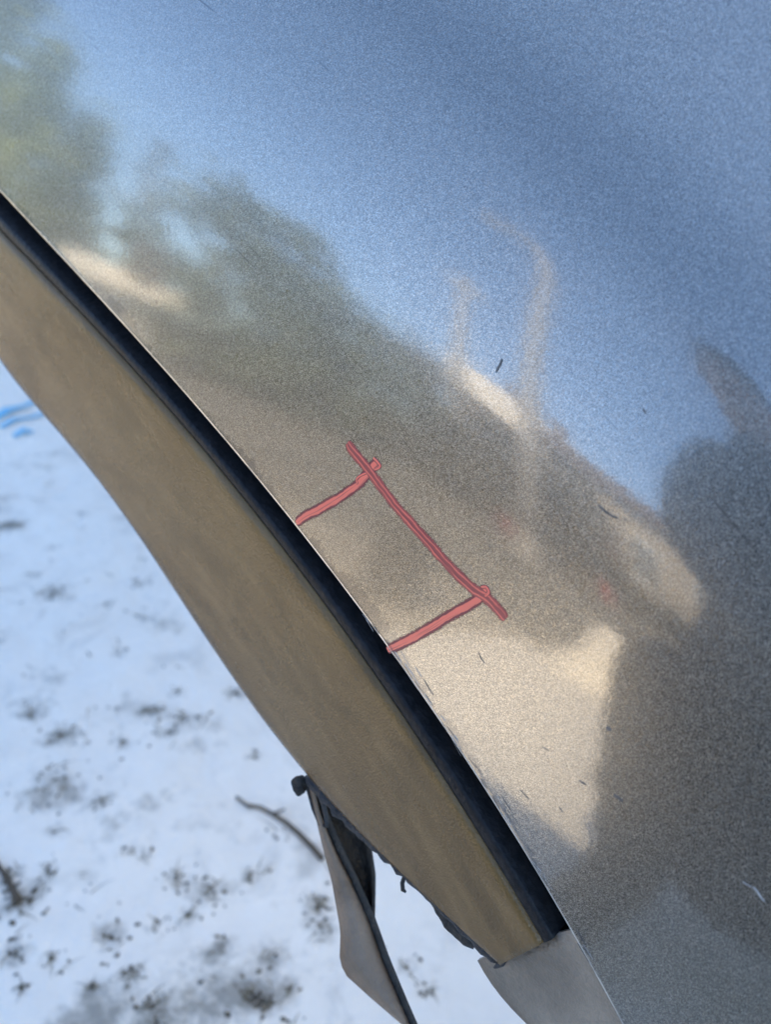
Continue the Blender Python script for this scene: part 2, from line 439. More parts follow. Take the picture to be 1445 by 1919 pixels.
# ---- rubber bead and dark gap between trim and fender
V = []; U = []
prof_n = 14
for i in range(NT_):
    th = TL + (th_t + 0.004 - TL) * i / (NT_ - 1)
    e, u = edge_s(th), up_s(th)
    xe, ze = unpolar(th, e); ye = surf(xe, ze)
    xu, zu = unpolar(th, u); yu = clad(xu, zu)
    w = e - u
    for j in range(prof_n):                  # bead hugging the trim, then a deep dark slot up to the hem
        q = j / (prof_n - 1)
        s = u - 0.0006 + (w * 0.40) * (1 - math.cos(math.pi * q)) / 2
        y = yu + 0.0012 - 0.0018 * math.sin(math.pi * q) + (0.010 if j == prof_n - 1 else 0)
        x, z = unpolar(th - .004 * i / (NT_ - 1), s); V.append((x, y, z)); U.append((th * RA, s))
bead = part('rubber_seal', V, grid_faces(NT_, prof_n), RUBBER, uvs=U)
V = []
for i in range(NT_):
    th = TL + (th_t + 0.004 - TL) * i / (NT_ - 1)
    e, u = edge_s(th), up_s(th)
    for s, dy, k_ in ((u - 0.002, 0.008, 0), (e + 0.004, 0.0095, 1)):
        x, z = unpolar(th + k_ * .012 * i / (NT_ - 1), s); V.append((x, surf(*unpolar(th, e)) + dy, z))
part('gap_backing', V, grid_faces(NT_, 2), GAP)

# ---- inner flange that goes on below the cut end of the trim
V = []; U = []
def flange_fn(x, z):
    th, s = polar(x, z); e = edge_s(th); p = unpolar(th, e)
    return surf(x, z) + 0.0045 + 0.10 * (e - s)
LEFT = [(888, 1768), (905, 1805), (925, 1838), (960, 1880), (1000, 1921)]
fl_s, FA, FB = curve_of(LEFT, flange_fn, 2)
NF = 60
for i in range(NF):
    th = th_b - 0.002 + (TR - th_b + 0.002) * i / (NF - 1)
    for j in range(12):
        q = j / 11
        e = edge_s(th) + 0.0006
        s = e + (max(min(fl_s(th), e - 0.004), e - 0.080 + 0.30 * max(0, th - TH1 - .02)) - e) * q
        x, z = unpolar(th, s)
        V.append((x, flange_fn(x, z) + 0.0016 * math.sin(q * math.pi), z)); U.append((th * RA, s))
fl = part('inner_flange', V, grid_faces(NF, 12), FLANGE, uvs=U)
fl.modifiers.new('thickness', 'SOLIDIFY').thickness = 0.0015

# ---- grey rubber lip along the torn lower edge of the trim
pts = []; rr = []
for k in range(46):
    q = k / 45
    i0 = 8 + q * (len(LOWER) - 1 - 8)
    a = int(min(i0, len(LOWER) - 2)); f = i0 - a
    px = LOWER[a][0] + (LOWER[a + 1][0] - LOWER[a][0]) * f; py = LOWER[a][1] + (LOWER[a + 1][1] - LOWER[a][1]) * f
    p = on(px - 4, py + 6, clad)
    pts.append((p[0], p[1] + 0.0004 + 0.0003 * math.sin(k * 2.1), p[2] + 0.0002 * math.sin(k * 1.3)))
    rr.append(0.0019 + 0.0003 * math.sin(k * 1.7) + 0.0002 * math.sin(k * 4.1))
rr[0] = rr[-1] = 0.0006
lip = part('torn_lip', *tube(pts, rr, 8), LIP)

# ---- broken liner scraps hanging below the trim
def ribbon_plate(left, right, t0, t1, n=24, bulge=0.0):
    """plate between two pixel outlines, t0 at the top and t1 at the bottom from the lens"""
    def sample(P, q):
        d = [0]
        for a, b in zip(P, P[1:]): d.append(d[-1] + math.hypot(b[0] - a[0], b[1] - a[1]))
        u = q * d[-1]
        return np.interp(u, d, [p[0] for p in P]), np.interp(u, d, [p[1] for p in P])
    V = []
    for i in range(n):
        q = i / (n - 1)
        l, r = sample(left, q), sample(right, q)
        for j in range(7):
            w = j / 6
            tt = t0 + (t1 - t0) * q - bulge * math.sin(math.pi * w)
            V.append(at(l[0] + (r[0] - l[0]) * w, l[1] + (r[1] - l[1]) * w, tt))
    return V, grid_faces(n, 7)
flap_l = [(574, 1462), (582, 1490), (600, 1570), (622, 1655), (638, 1745), (636, 1800), (646, 1826), (690, 1866), (735, 1905), (800, 1960)]
flap_r = [(588, 1470), (603, 1530), (628, 1590), (658, 1650), (690, 1722), (716, 1795), (742, 1858), (765, 1912), (800, 1990)]
V, F = ribbon_plate(flap_l, flap_r, 0.366, 0.385, 30, 0.004)
liner = part('torn_liner_flap', V, F, FLAP)
liner.modifiers.new('thickness', 'SOLIDIFY').thickness = 0.0012
edge_r = [(x + 13 - 5 * (k == 0), y - 4) for k, (x, y) in enumerate(flap_r)]
V, F = ribbon_plate([(x - 1, y) for x, y in flap_r], edge_r, 0.3655, 0.3845, 30, 0.001)
o = part('broken_edge', V, F, DARKPLASTIC, liner); o.modifiers.new('thickness', 'SOLIDIFY').thickness = 0.002
back_l = [(592, 1478), (612, 1535), (640, 1600), (668, 1655), (700, 1728)]
back_r = [(600, 1470), (640, 1512), (688, 1560), (699, 1640), (697, 1728)]
V, F = ribbon_plate(back_l, back_r, 0.370, 0.388, 24, -0.006)
o = part('liner_fold', V, F, DARKPLASTIC, liner); o.modifiers.new('thickness', 'SOLIDIFY').thickness = 0.0012
# loop of plastic at the tear
V, F = tube([at(*q) for q in ((580, 1452, .362), (590, 1462, .360), (602, 1490, .361), (611, 1530, .363), (612, 1548, .365), (600, 1545, .367), (588, 1515, .368), (578, 1478, .367), (574, 1460, .364))],
            [.0006, .0011, .001, .0009, .0008, .0008, .001, .001, .0006], 7)
part('torn_loop', V, F, LIP, liner)
bm = bmesh.new(); bmesh.ops.create_icosphere(bm, subdivisions=3, radius=0.0028)
for v in bm.verts:
    v.co = Vector((v.co.x * 0.9, v.co.y, v.co.z * 1.35)) * (1 + 0.55 * noise.noise(v.co * 420))
    v.co += Vector(at(561, 1471, 0.363)) + FOFF
bm_obj('torn_nub', bm, DARKPLASTIC, liner)
V, F = ribbon_plate([(792, 1668), (812, 1702), (832, 1738), (868, 1772), (886, 1777)], [(806, 1668), (840, 1705), (862, 1728), (880, 1745), (892, 1768)], 0.343, 0.336, 16, 0.002)
for k in range(len(V)): V[k] = V[k] + 0.0006 * np.array(noise.noise_vector(Vector(V[k]) * 300))
scrap = part('liner_scrap', V, F, DARKPLASTIC); scrap.modifiers.new('thickness', 'SOLIDIFY').thickness = 0.0015
V, F = tube([at(*q) for q in ((757, 1626, .3405), (758, 1643, .341), (754, 1655, .342), (755, 1668, .342), (761, 1672, .342))], [.0009, .0008, .0008, .0008, .0004], 7)
part('clip_hook', V, F, DARKPLASTIC)
V, F = tube([at(*q) for q in ((946, 1796, .3265), (941, 1806, .3265), (932, 1810, .327), (926, 1814, .3275))], [.0012, .001, .0008, .0003], 7)
part('clip_hook', V, F, LIP)

# ---- red marker strokes
def stroke(name, pix, width, mat, parent, lift=0.00012, taper=0.6, n_mid=14, seed=0):
    P = [np.array(p, float) for p in pix]
    Q = []
    for i in range(len(P) - 1):              # Catmull-Rom through the points
        p0, p1, p2, p3 = P[max(i - 1, 0)], P[i], P[i + 1], P[min(i + 2, len(P) - 1)]
        for k in range(n_mid):
            t = k / n_mid
            Q.append(0.5 * ((2 * p1) + (-p0 + p2) * t + (2 * p0 - 5 * p1 + 4 * p2 - p3) * t * t + (-p0 + 3 * p1 - 3 * p2 + p3) * t ** 3))
    Q.append(P[-1])
    G = [Vector(on(*q)) for q in Q]
    V = []; U = []; L = 0.0; M = 9
    for i, g in enumerate(G):
        t = (G[min(i + 1, len(G) - 1)] - G[max(i - 1, 0)]).normalized()
        e = 1e-3
        fx = (surf(g.x + e, g.z) - surf(g.x - e, g.z)) / 2 / e; fz = (surf(g.x, g.z + e) - surf(g.x, g.z - e)) / 2 / e
        nrm = Vector((fx, -1, fz)).normalized(); side = nrm.cross(t).normalized()
        if i: L += (g - G[i - 1]).length
        endq = min(i, len(G) - 1 - i) / max(1, n_mid * 0.5)
        w = width * (1 - (1 - taper) * max(0, 1 - endq) ** 2) * (1 + 0.13 * noise.noise(Vector((L * 260, seed * 7.3, 0))))
        wob = 0.0002 * noise.noise(Vector((L * 130, 5 + seed, 1)))
        for j in range(M):
            a = -1 + 2 * j / (M - 1)
            p = g + side * (w * 0.5 * a + wob)
            p = Vector((p.x, surf(p.x, p.z), p.z)) + nrm * (lift * (1 - 0.85 * a * a))
            V.append(p); U.append((L + seed, a))
    return part(name, V, grid_faces(len(G), M), mat, parent, True, U)
stroke('marker_line', [(651, 830), (668, 853), (690, 880), (738, 943), (790, 1002), (840, 1058), (880, 1098), (908, 1117), (930, 1138), (948, 1160)], 0.0043, MARKER, panel, 0.00010, seed=1)
stroke('marker_line', [(555, 980), (575, 966), (605, 950), (640, 930), (668, 910), (688, 888), (709, 864)], 0.0043, MARKER, panel, 0.00006, seed=2)
stroke('marker_line', [(726, 1218), (752, 1206), (790, 1186), (838, 1157), (872, 1137), (898, 1122), (914, 1102)], 0.0043, MARKER, panel, 0.00006, seed=3)
stroke('marker_line', [(671, 908), (668, 898), (676, 890), (687, 886)], 0.0012, MARKER, panel, 0.00014, n_mid=8, seed=4)
stroke('marker_line', [(700, 858), (708, 866), (712, 874), (702, 880)], 0.0016, MARKER, panel, 0.00013, n_mid=8, seed=5)
stroke('marker_line', [(902, 1100), (912, 1100), (917, 1110), (910, 1118)], 0.0016, MARKER, panel, 0.00013, n_mid=8, seed=6)
# ---- scratches, chips and dust specks on the paint
SCR = [([(942, 672), (937, 684), (929, 698)], .0008), ([(1137, 1362), (1141, 1366), (1147, 1369)], .0010), ([(897, 1222), (902, 1234), (908, 1243)], .0004),
       ([(1016, 1399), (1030, 1408)], .0003), ([(1085, 1462), (1100, 1472)], .0006),
       ([(1150, 1488), (1160, 1496), (1168, 1503)], .0008), ([(1120, 945), (1140, 962), (1160, 972)], .0006), ([(1205, 765), (1212, 775)], .0005),
       
       ([(975, 1480), (985, 1490), (992, 1498)], .0004), ([(917, 1022), (920, 1026)], .0006), ([(1171, 972), (1173, 975)], .0006), ([(700, 818), (702, 820)], .0005), ([(432, 445), (434, 447)], .0007), ([(1048, 1512), (1056, 1522)], .0004)]
for k, (pp, w) in enumerate(SCR):
    stroke('scratch', pp, w, SCRATCH, panel, 0.00010, 0.25, 5, seed=20 + k)
for k, (pp, w) in enumerate([([(1392, 1652), (1402, 1658), (1410, 1662)], .0004), ([(1412, 1662), (1420, 1670), (1427, 1682), (1434, 1690)], .0006)]):
    stroke('scuff', pp, w, SCUFF, panel, 0.00010, 0.25, 5, seed=50 + k)

# frayed wear along the lower half of the fold
rw = random.Random(5)
for k in range(60):
    i0 = rw.uniform(8.3, 15.4); a_ = int(i0); f_ = i0 - a_
    px = EDGE[a_][0] + (EDGE[a_ + 1][0] - EDGE[a_][0]) * f_; py = EDGE[a_][1] + (EDGE[a_ + 1][1] - EDGE[a_][1]) * f_
    d_ = 5 + abs(rw.gauss(0, 9)); L_ = rw.uniform(6, 20); sl = rw.uniform(1.15, 1.9)
    px += d_
    stroke('scratch', [(px, py), (px + L_ * .5, py + L_ * sl * .5 + rw.uniform(-1, 1)), (px + L_, py + L_ * sl)], rw.uniform(.00018, .00045), SCRATCH if rw.random() < .72 else SCUFF, panel, .00008, .2, 3, seed=80 + k)

# ------------------------------------------------------------------ snow
SPOTS = [(100, 1110, 26, .6), (15, 980, 18, .7), (30, 1685, 26, 1), (14, 1640, 14, .9), (115, 1380, 26, .8), (105, 1460, 30, .5), (60, 1500, 26, .4), (230, 1385, 18, .4), (285, 1332, 14, .7), (345, 1342, 16, .7),
         (55, 1340, 14, .6), (320, 1370, 22, .4), (385, 1345, 12, .4), (190, 1500, 18, .4), (475, 1410, 12, .4), (390, 1665, 24, .8), (330, 1645, 16, .7), (90, 1635, 16, .6), (470, 1640, 18, .6), (205, 1745, 24, .6),
         (490, 1862, 22, .9), (455, 1858, 16, .8), (20, 1782, 22, .7), (95, 1790, 12, .6), (245, 1815, 12, .8), (283, 1880, 14, .7), (290, 1912, 18, .6), (545, 1845, 12, .4), (600, 1735, 24, .6), (595, 1690, 18, .7),
         (760, 1800, 18, .5), (735, 1590, 10, .3), (270, 1600, 12, .4), (100, 1560, 12, .3), (240, 1600, 10, .3), (350, 1710, 16, .5), (290, 1730, 12, .4), (800, 1840, 14, .5), (35, 1855, 12, .5), (170, 1845, 10, .6),
         (500, 1790, 16, .3), (540, 1560, 14, .3), (200, 1130, 12, .35), (60, 1075, 14, .3), (260, 1090, 12, .5), (270, 1150, 14, .4), (220, 1220, 10, .5), (330, 1290, 10, .4), (150, 960, 12, .3), (440, 1290, 12, .6), (410, 1770, 14, .4)]
def snow_z(x, y):
    near = math.exp(-((x + .4) ** 2 + (y - .2) ** 2) / 6)
    return near * (0.010 * noise.noise(Vector((x * 3, y * 3, 0))) + 0.006 * noise.noise(Vector((x * 9, y * 9, 4))) + 0.004 * noise.noise(Vector((x * 24, y * 24, 9)))) - 0.004
def axis(lo, hi, step, far):
    a = list(np.arange(lo, hi + 1e-6, step)); d = step
    l = lo; r = hi
    while r < far:
        d *= 1.35; l -= d; r += d; a.insert(0, l); a.append(r)
    return a
xs, ys = axis(-1.3, .3, .0075, 500), axis(-.3, .95, .0075, 500)
V = [(x, y, snow_z(x, y)) for x in xs for y in ys]
ground = mesh_obj('ground', V, [f[::-1] for f in grid_faces(len(xs), len(ys))], SNOW, None, True)
tag(ground, 'thin trodden snow with soil showing through', kind='structure')
SC = [(on_ground(px, py), r * .00052 * np.linalg.norm(on_ground(px, py) - CAM), d) for px, py, r, d in SPOTS]
rs = random.Random(21)
for _ in range(150):                         # fainter thin places in between
    x, y = rs.uniform(-1.2, .25), rs.uniform(-.2, .85)
    SC.append((np.array([x, y, 0]), rs.uniform(.006, .022), rs.uniform(.15, .5)))
GX, GY = np.array([v[0] for v in V]), np.array([v[1] for v in V]); SM = np.zeros(len(V))
for c, r_, d_ in SC:                         # soil stains, drawn out along the wheel track
    dx, dy = GX - c[0], GY - c[1]; a_ = .9 + .5 * math.sin(c[0] * 40)
    u_, w_ = dx * math.cos(a_) + dy * math.sin(a_), -dx * math.sin(a_) + dy * math.cos(a_)
    SM += (.35 + .65 * d_) * np.exp(-((u_ / (1.9 * r_)) ** 2 + (w_ / (1.05 * r_)) ** 2))
at_ = ground.data.attributes.new('soil', 'FLOAT', 'POINT'); at_.data.foreach_set('value', SM.astype(np.float32))
# gravel lane beyond the strip of snow
V = []
NL = 60
lx = np.linspace(-40, 40, NL * 4)
for x in lx:
    V += [(x, -2.35 + 0.16 * noise.noise(Vector((x * .9, 0, 3))) + .05 * noise.noise(Vector((x * 4, 0, 3))) - .25 * max(0, -x - 1.2) * .2, 0.006), (x, -4.5, 0.012), (x, -9.6 + .3 * noise.noise(Vector((x, 8, 3))), 0.006)]
lane = mesh_obj('lane', V, grid_faces(len(lx), 3), ROAD)
tag(lane, 'wet brown gravel lane', kind='structure')

V = []
for k in range(40):
    q = k / 39; y = -.93 - 1.55 * q
    x1 = -.93 - .08 * q + .05 * noise.noise(Vector((q * 9, 2, 0))) + .02 * noise.noise(Vector((q * 31, 2, 0)))
    for j in range(6): V.append((x1 - j * .8, y, .0065))
SLUSH = noisy('slushy_gravel', (0.24, 0.20, 0.145), (0.46, 0.39, 0.29), 3.5, 0.7, 0.5, 30, 0.3)
tag(mesh_obj('driveway', V, [f[::-1] for f in grid_faces(40, 6)], SLUSH), 'slushy gravel driveway running to the lane', kind='structure')
stump = tag(empty('added_stump', (-1.20, -1.85, 0)), 'short dark stump added to mirror a dark smudge inside the red marker lines', 'added dark stump')  # added stand-in for a dark smudge in the mirrored ground
mesh_obj('trunk', *tube([(0, 0, -.01), (0, 0, .03), (.005, 0, .10), (.008, 0, .30)], [.12, .10, .09, .086], 14), noisy('wet_dark_bark', (.02, .017, .014), (.045, .038, .03), 30, .8, .6, 120, .2), stump, True)
mesh_obj('cut_top', *tube([(.008, 0, .301), (.008, 0, .304)], [.078, .076], 14), WOOD, stump)

# shovelled snow heap at the edge of the lane
V = []
for i in range(28):
    a = 2 * math.pi * i / 28
    for j in range(9):
        q = j / 8; n_ = 1 + .25 * noise.noise(Vector((math.cos(a) * 2 * q, math.sin(a) * 2 * q, 5)))
        V.append((.34 * q * math.cos(a) * n_, .26 * q * math.sin(a) * n_, .31 * math.cos(q * math.pi / 2) ** 1.2 * n_ - .01))
heap = mesh_obj('snow_heap', V, [(i * 9 + j, i * 9 + j + 1, ((i + 1) % 28) * 9 + j + 1, ((i + 1) % 28) * 9 + j) for i in range(28) for j in range(8)], SNOW, None, True)
heap.location = (-.60, -2.5, 0); tag(heap, 'small shovelled snow heap mirrored beside the photographer', 'snow heap')

# debris: dirt crumbs and dead grass poking out
CR = noisy('dark_soil_crumb', (0.075, 0.064, 0.05), (0.19, 0.165, 0.12), 120, 0.9, 0, None, 0.2)
GR = noisy('dead_grass', (0.13, 0.11, 0.07), (0.24, 0.20, 0.13), 60, 0.8, 0, None, 0.2)
rnd = random.Random(3)
CV = []; CF = []; GV = []; GF = []
def crumb(c, r):
    k = len(CV)
    bmx = [(0, 0, 1), (0, 0, -1), (1, 0, 0), (-1, 0, 0), (0, 1, 0), (0, -1, 0)]
    a = rnd.uniform(0, 6.28); ca, sa = math.cos(a), math.sin(a); el = rnd.uniform(1, 1.9)
    for x, y, z in bmx:
        x *= el; f = r * rnd.uniform(.7, 1.2)
        CV.append((c[0] + (x * ca - y * sa) * f, c[1] + (x * sa + y * ca) * f, c[2] + z * f * .55))
    CF.extend([tuple(k + i for i in q) for q in ((0, 2, 4), (0, 4, 3), (0, 3, 5), (0, 5, 2), (1, 4, 2), (1, 3, 4), (1, 5, 3), (1, 2, 5))])
def blade(c, l):
    k = len(GV); a = rnd.uniform(0, 6.28); d = (math.cos(a), math.sin(a)); n = (-d[1] * .0006, d[0] * .0006)
    for q in range(4):
        u = q / 3; w = 1 - u * .9
        x = c[0] + d[0] * l * u; y = c[1] + d[1] * l * u; z = c[2] + l * (.45 * u - .38 * u * u)
        GV.append((x + n[0] * w, y + n[1] * w, z)); GV.append((x - n[0] * w, y - n[1] * w, z))
    for q in range(3): GF.append((k + 2 * q, k + 2 * q + 1, k + 2 * q + 3, k + 2 * q + 2))
for px, py, r, dens in SPOTS:
    c = on_ground(px, py); R = r * .00052 * np.linalg.norm(c - CAM) * 1.25
    for _ in range(int(22 * dens * (r / 18) ** 1.3)):
        a = rnd.uniform(0, 6.28); q = abs(rnd.gauss(0, .9)) * R
        x, y = c[0] + q * math.cos(a) * 1.3, c[1] + q * math.sin(a)
        crumb((x, y, snow_z(x, y) + .0005), rnd.uniform(.0007, .0021) * (1.5 if dens > .85 else 1))
    for _ in range(int(9 * dens)):
        a = rnd.uniform(0, 6.28); q = rnd.uniform(0, R * 1.3)
        x, y = c[0] + q * math.cos(a), c[1] + q * math.sin(a)
        blade((x, y, snow_z(x, y)), rnd.uniform(.006, .018))
for _ in range(260):
    x, y = rnd.uniform(-1.3, .3), rnd.uniform(-.3, 1.0)
    blade((x, y, snow_z(x, y)), rnd.uniform(.008, .03))
    for _ in range(2): crumb((x + rnd.gauss(0, .008), y + rnd.gauss(0, .008), snow_z(x, y) + .0004), rnd.uniform(.0008, .002))
tag(mesh_obj('soil_crumbs', CV, CF, CR), 'dark soil crumbs scattered over the trodden snow', 'soil', kind='stuff')
tag(mesh_obj('dead_grass', GV, GF, GR), 'short dead grass blades poking through the snow', 'grass', kind='stuff')

def twig(name, pix, r0, label, side=()):
    P = [on_ground(*q) for q in pix]; P = [(p[0], p[1], snow_z(p[0], p[1]) + r0 * .8) for p in P]
    parts_ = [tube(P, [r0 * (1 - .55 * i / (len(P) - 1)) for i in range(len(P))], 7)]
    for a, b in side:
        A, B = on_ground(*a), on_ground(*b); parts_.append(tube([(A[0], A[1], snow_z(A[0], A[1]) + r0), (B[0], B[1], snow_z(B[0], B[1]) + r0 * 2)], [r0 * .6, r0 * .3], 6))
    return tag(mesh_obj(name, *merge(*parts_), BARK, None, True), label, 'twig')
twig('fallen_twig', [(604, 1612), (585, 1590), (560, 1565), (538, 1545), (512, 1528), (488, 1514), (462, 1508), (442, 1490)], .0030, 'thin dark twig lying on the snow beside the hanging liner flap', [((512, 1528), (535, 1522)), ((462, 1508), (470, 1520))])
twig('fallen_twig', [(34, 1690), (22, 1665), (8, 1640), (-12, 1610)], .0040, 'short dark twig on the snow at the left edge of the photo', [((22, 1665), (40, 1660))])
# blue plastic strips half buried in the snow
def strip(pix, w, label):
    P = [on_ground(*q) for q in pix]; V = []
    for i, p in enumerate(P):
        d = P[min(i + 1, len(P) - 1)] - P[max(i - 1, 0)]; d /= np.linalg.norm(d)
        n = np.array([-d[1], d[0], 0]) * w * (1 + .4 * math.sin(i * 1.9))
        for s_ in (-1, 1):
            x, y = (p + s_ * n)[:2]; V.append((x, y, snow_z(x, y) + .003 + .003 * (i % 2)))
    o = mesh_obj('plastic_strip', V, grid_faces(len(P), 2), CYAN); o.modifiers.new('thickness', 'SOLIDIFY').thickness = .0008
    return tag(o, label, 'plastic strip', 'blue plastic strips on the snow')
strip([(-20, 790), (15, 772), (45, 760), (70, 752)], .007, 'upper pale blue plastic strip lying on the snow at the left edge')
strip([(0, 800), (25, 788), (60, 780), (95, 768)], .006, 'long middle blue plastic strip lying on the snow at the left edge')
strip([(25, 815), (45, 806), (60, 808)], .006, 'short lowest blue plastic strip lying on the snow near the arch trim')

# ------------------------------------------------------------------ unseen wall and garage added behind the fender to shade it
FY = 1.3
gw = tag(empty('added_shade_wall', (-3.2, FY, 0)), 'unseen low white wall added behind the fender for shade and bounced light', 'added light blocker')  # added out of view to shade the snow and bounce warm fill
bm = bmesh.new(); add_box(bm, (0, .1, .725), (7.46, .2, 1.45)); bm_obj('wall_body', bm, PALE, gw)
for k in range(8):
    bm = bmesh.new(); add_box(bm, (-3.262 + k * .932, .1, 1.48), (.926, .27, .06), None, .008); bm_obj('coping_stone', bm, PLASTER, gw)
gar = tag(empty('added_shade_garage', (.47 + 2.5 * math.cos(rad(SUN_AZ)), FY - 2.5 * math.sin(rad(SUN_AZ)), 0), -rad(SUN_AZ)), 'unseen tall white garage shape added behind the fender for shade and bounced light', 'garage')  # added blocker, side turned along the sun to set its shadow edge
bm = bmesh.new(); add_box(bm, (0, 2.0, 1.75), (5.0, 4.0, 3.5)); bm_obj('wall', bm, PALE, gar)
bm = bmesh.new(); add_box(bm, (.02, 2.0, 3.56), (5.04, 4.1, .12)); bm_obj('roof', bm, ROOF, gar)
bm = bmesh.new(); add_box(bm, (.9, -.02, 1.1), (2.4, .05, 2.2)); gd = bm_obj('garage_door', bm, TRIM, gar)
bm = bmesh.new(); add_box(bm, (.9, -.06, .9), (.2, .04, .04)); bm_obj('handle', bm, ROOF, gd)

# ------------------------------------------------------------------ the surroundings mirrored in the paint
def dirpt(az, dist, el=None, base=(0.03, 0.0, 0.55)):
    a = rad(az); x = base[0] + math.sin(a) * dist; y = base[1] - math.cos(a) * dist
    return (x, y, base[2] + (dist * math.tan(rad(el)) if el is not None else -base[2]))
def tree(name, label, az, dist, top_el, width, mat, kind='round', n=3200, bark=BARK, seed=1, base_el=1.0, group=None, leaf=.1):
    r = random.Random(seed)
    p = dirpt(az, dist); h = .55 + dist * math.tan(rad(top_el)); b = .55 + dist * math.tan(rad(base_el)); b = max(.3, b)
    t = tag(empty(name, (p[0], p[1], 0)), label, 'tree', group)
    prt = [tube([(.05 * math.sin(k * 1.1 + seed), .05 * math.cos(k * 1.7), h * .93 * k / 7) for k in range(8)], [max(.015, .02 * h * (1 - .9 * k / 7)) for k in range(8)], 8)]
    for k in range(14):
        z = b * .8 + (h - b) * (.05 + .8 * k / 14); a = r.uniform(0, 6.28); l = width * (.8 if kind == 'round' else .95 * (1 - (z - b) / (h - b + .01) * .9)) * r.uniform(.6, 1)
        prt.append(tube([(0, 0, z), (math.cos(a) * l * .5, math.sin(a) * l * .5, z + (.15 * l if kind == 'round' else -.05 * l)), (math.cos(a) * l, math.sin(a) * l, z + (.4 * l if kind == 'round' else -.2 * l))], [.012 * h * .5, .006 * h * .5, .003], 5))
    mesh_obj('trunk', *merge(*prt), bark, t, True)
    V = []; F = []
    clumps = []
    for _ in range(70):
        u = r.random(); z = b + (h - b) * u
        ww = width * (math.sqrt(max(.03, 1 - (2 * u - .85) ** 2)) if kind == 'round' else (1.04 - u))
        a = r.uniform(0, 6.28); q = ww * math.sqrt(r.random())
        clumps.append((math.cos(a) * q, math.sin(a) * q, z, .26 * width * r.uniform(.5, 1.2)))
    for _ in range(int(n * (.5 if kind == 'round' else 1.1))):
        c = r.choice(clumps); k = len(V)
        o = Vector((r.gauss(0, .7), r.gauss(0, .7), r.gauss(0, .7 if kind == 'round' else 1.5))) * c[3] + Vector(c[:3])
        d1 = Vector((r.gauss(0, 1), r.gauss(0, 1), r.gauss(0, 1))).normalized(); d2 = d1.cross(Vector((r.gauss(0, 1), r.gauss(0, 1), r.gauss(0, 1)))).normalized()
        s = leaf * r.uniform(.5, 1.2)
        V += [o - d1 * s, o + d2 * s * .5, o + d1 * s, o - d2 * s * .5]; F.append((k, k + 1, k + 2, k + 3))
    mesh_obj('crown', V, F, mat, t)
    return t
TG = 'trees across the lane'
tree('tall_fir', 'tall yellow green fir mirrored at the far left edge of the paint', -69, 16, 22, 1.35, LEAF_Y, 'cone', 4200, seed=1, group=TG, leaf=.16, base_el=0)
tree('tall_fir', 'yellow green fir mirrored second from the left edge of the paint', -64.8, 15, 15.5, 1.05, LEAF_Y, 'cone', 3200, seed=2, group=TG, leaf=.15, base_el=0)
tree('tall_fir', 'smaller dull fir mirrored third from the left edge of the paint', -61, 17, 11.5, 1.0, LEAF_Y, 'cone', 2800, seed=3, group=TG, leaf=.15, base_el=0)
tree('birch_tree', 'thin pale bare birch mirrored above the white house', -56.5, 15, 14, .55, LEAF_B, 'cone', 260, BIRCH, 4, 7, leaf=.08)
tree('leafy_tree', 'broad dark tree mirrored right of the white house', -50, 14, 13.5, 1.7, LEAF_D, 'round', 4200, seed=5, group=TG, leaf=.15, base_el=-1)
tree('leafy_tree', 'dark round tree mirrored with its top beside open sky', -45, 13, 14.5, 1.3, LEAF_D, 'round', 4000, seed=6, group=TG, leaf=.14, base_el=-1)
tree('leafy_tree', 'low dark tree mirrored left of the thin utility pole', -39.5, 13, 10, 1.6, LEAF_D, 'round', 3600, seed=7, group=TG, leaf=.14, base_el=-1)
tree('leafy_tree', 'brownish tree mirrored just behind the thin utility pole', -34, 14, 10.5, 1.5, LEAF_B, 'round', 3200, seed=8, group=TG, leaf=.13, base_el=-1)
tree('leafy_tree', 'brownish bushy tree mirrored in front of the tan house', -20.5, 11, 9, 1.1, LEAF_B, 'round', 2600, seed=9, group=TG, leaf=.12, base_el=-2)
tree('leafy_tree', 'dull bushy tree mirrored beneath the snowy roof', -27.5, 11, 8, 1.2, LEAF_B, 'round', 2600, seed=10, group=TG, leaf=.12, base_el=-2)

# clipped hedge behind the lane
hv = []; hf = []; r = random.Random(12)
hedge = tag(empty('clipped_hedge', (-9, -10.4, 0)), 'long low brown green hedge mirrored along the far side of the lane', 'hedge')
for _ in range(9000):
    o = Vector((r.uniform(-13, 12), r.gauss(0, .28), abs(r.gauss(.45, .3))))
    d1 = Vector((r.gauss(0, 1), r.gauss(0, 1), r.gauss(0, 1))).normalized(); d2 = d1.cross(Vector((r.gauss(0, 1), r.gauss(0, 1), r.gauss(0, 1)))).normalized()
    s = .13 * r.uniform(.5, 1.2); k = len(hv); hv += [o - d1 * s, o + d2 * s * .5, o + d1 * s, o - d2 * s * .5]; hf.append((k, k + 1, k + 2, k + 3))
mesh_obj('foliage', hv, hf, LEAF_B, hedge)
for k in range(28): mesh_obj('stem', *merge(*[tube([(-12.6 + k * .9, 0, 0), (-12.6 + k * .9 + r.uniform(-.1, .1), r.uniform(-.1, .1), .6)], [.03, .012], 5)]), BARK, hedge)

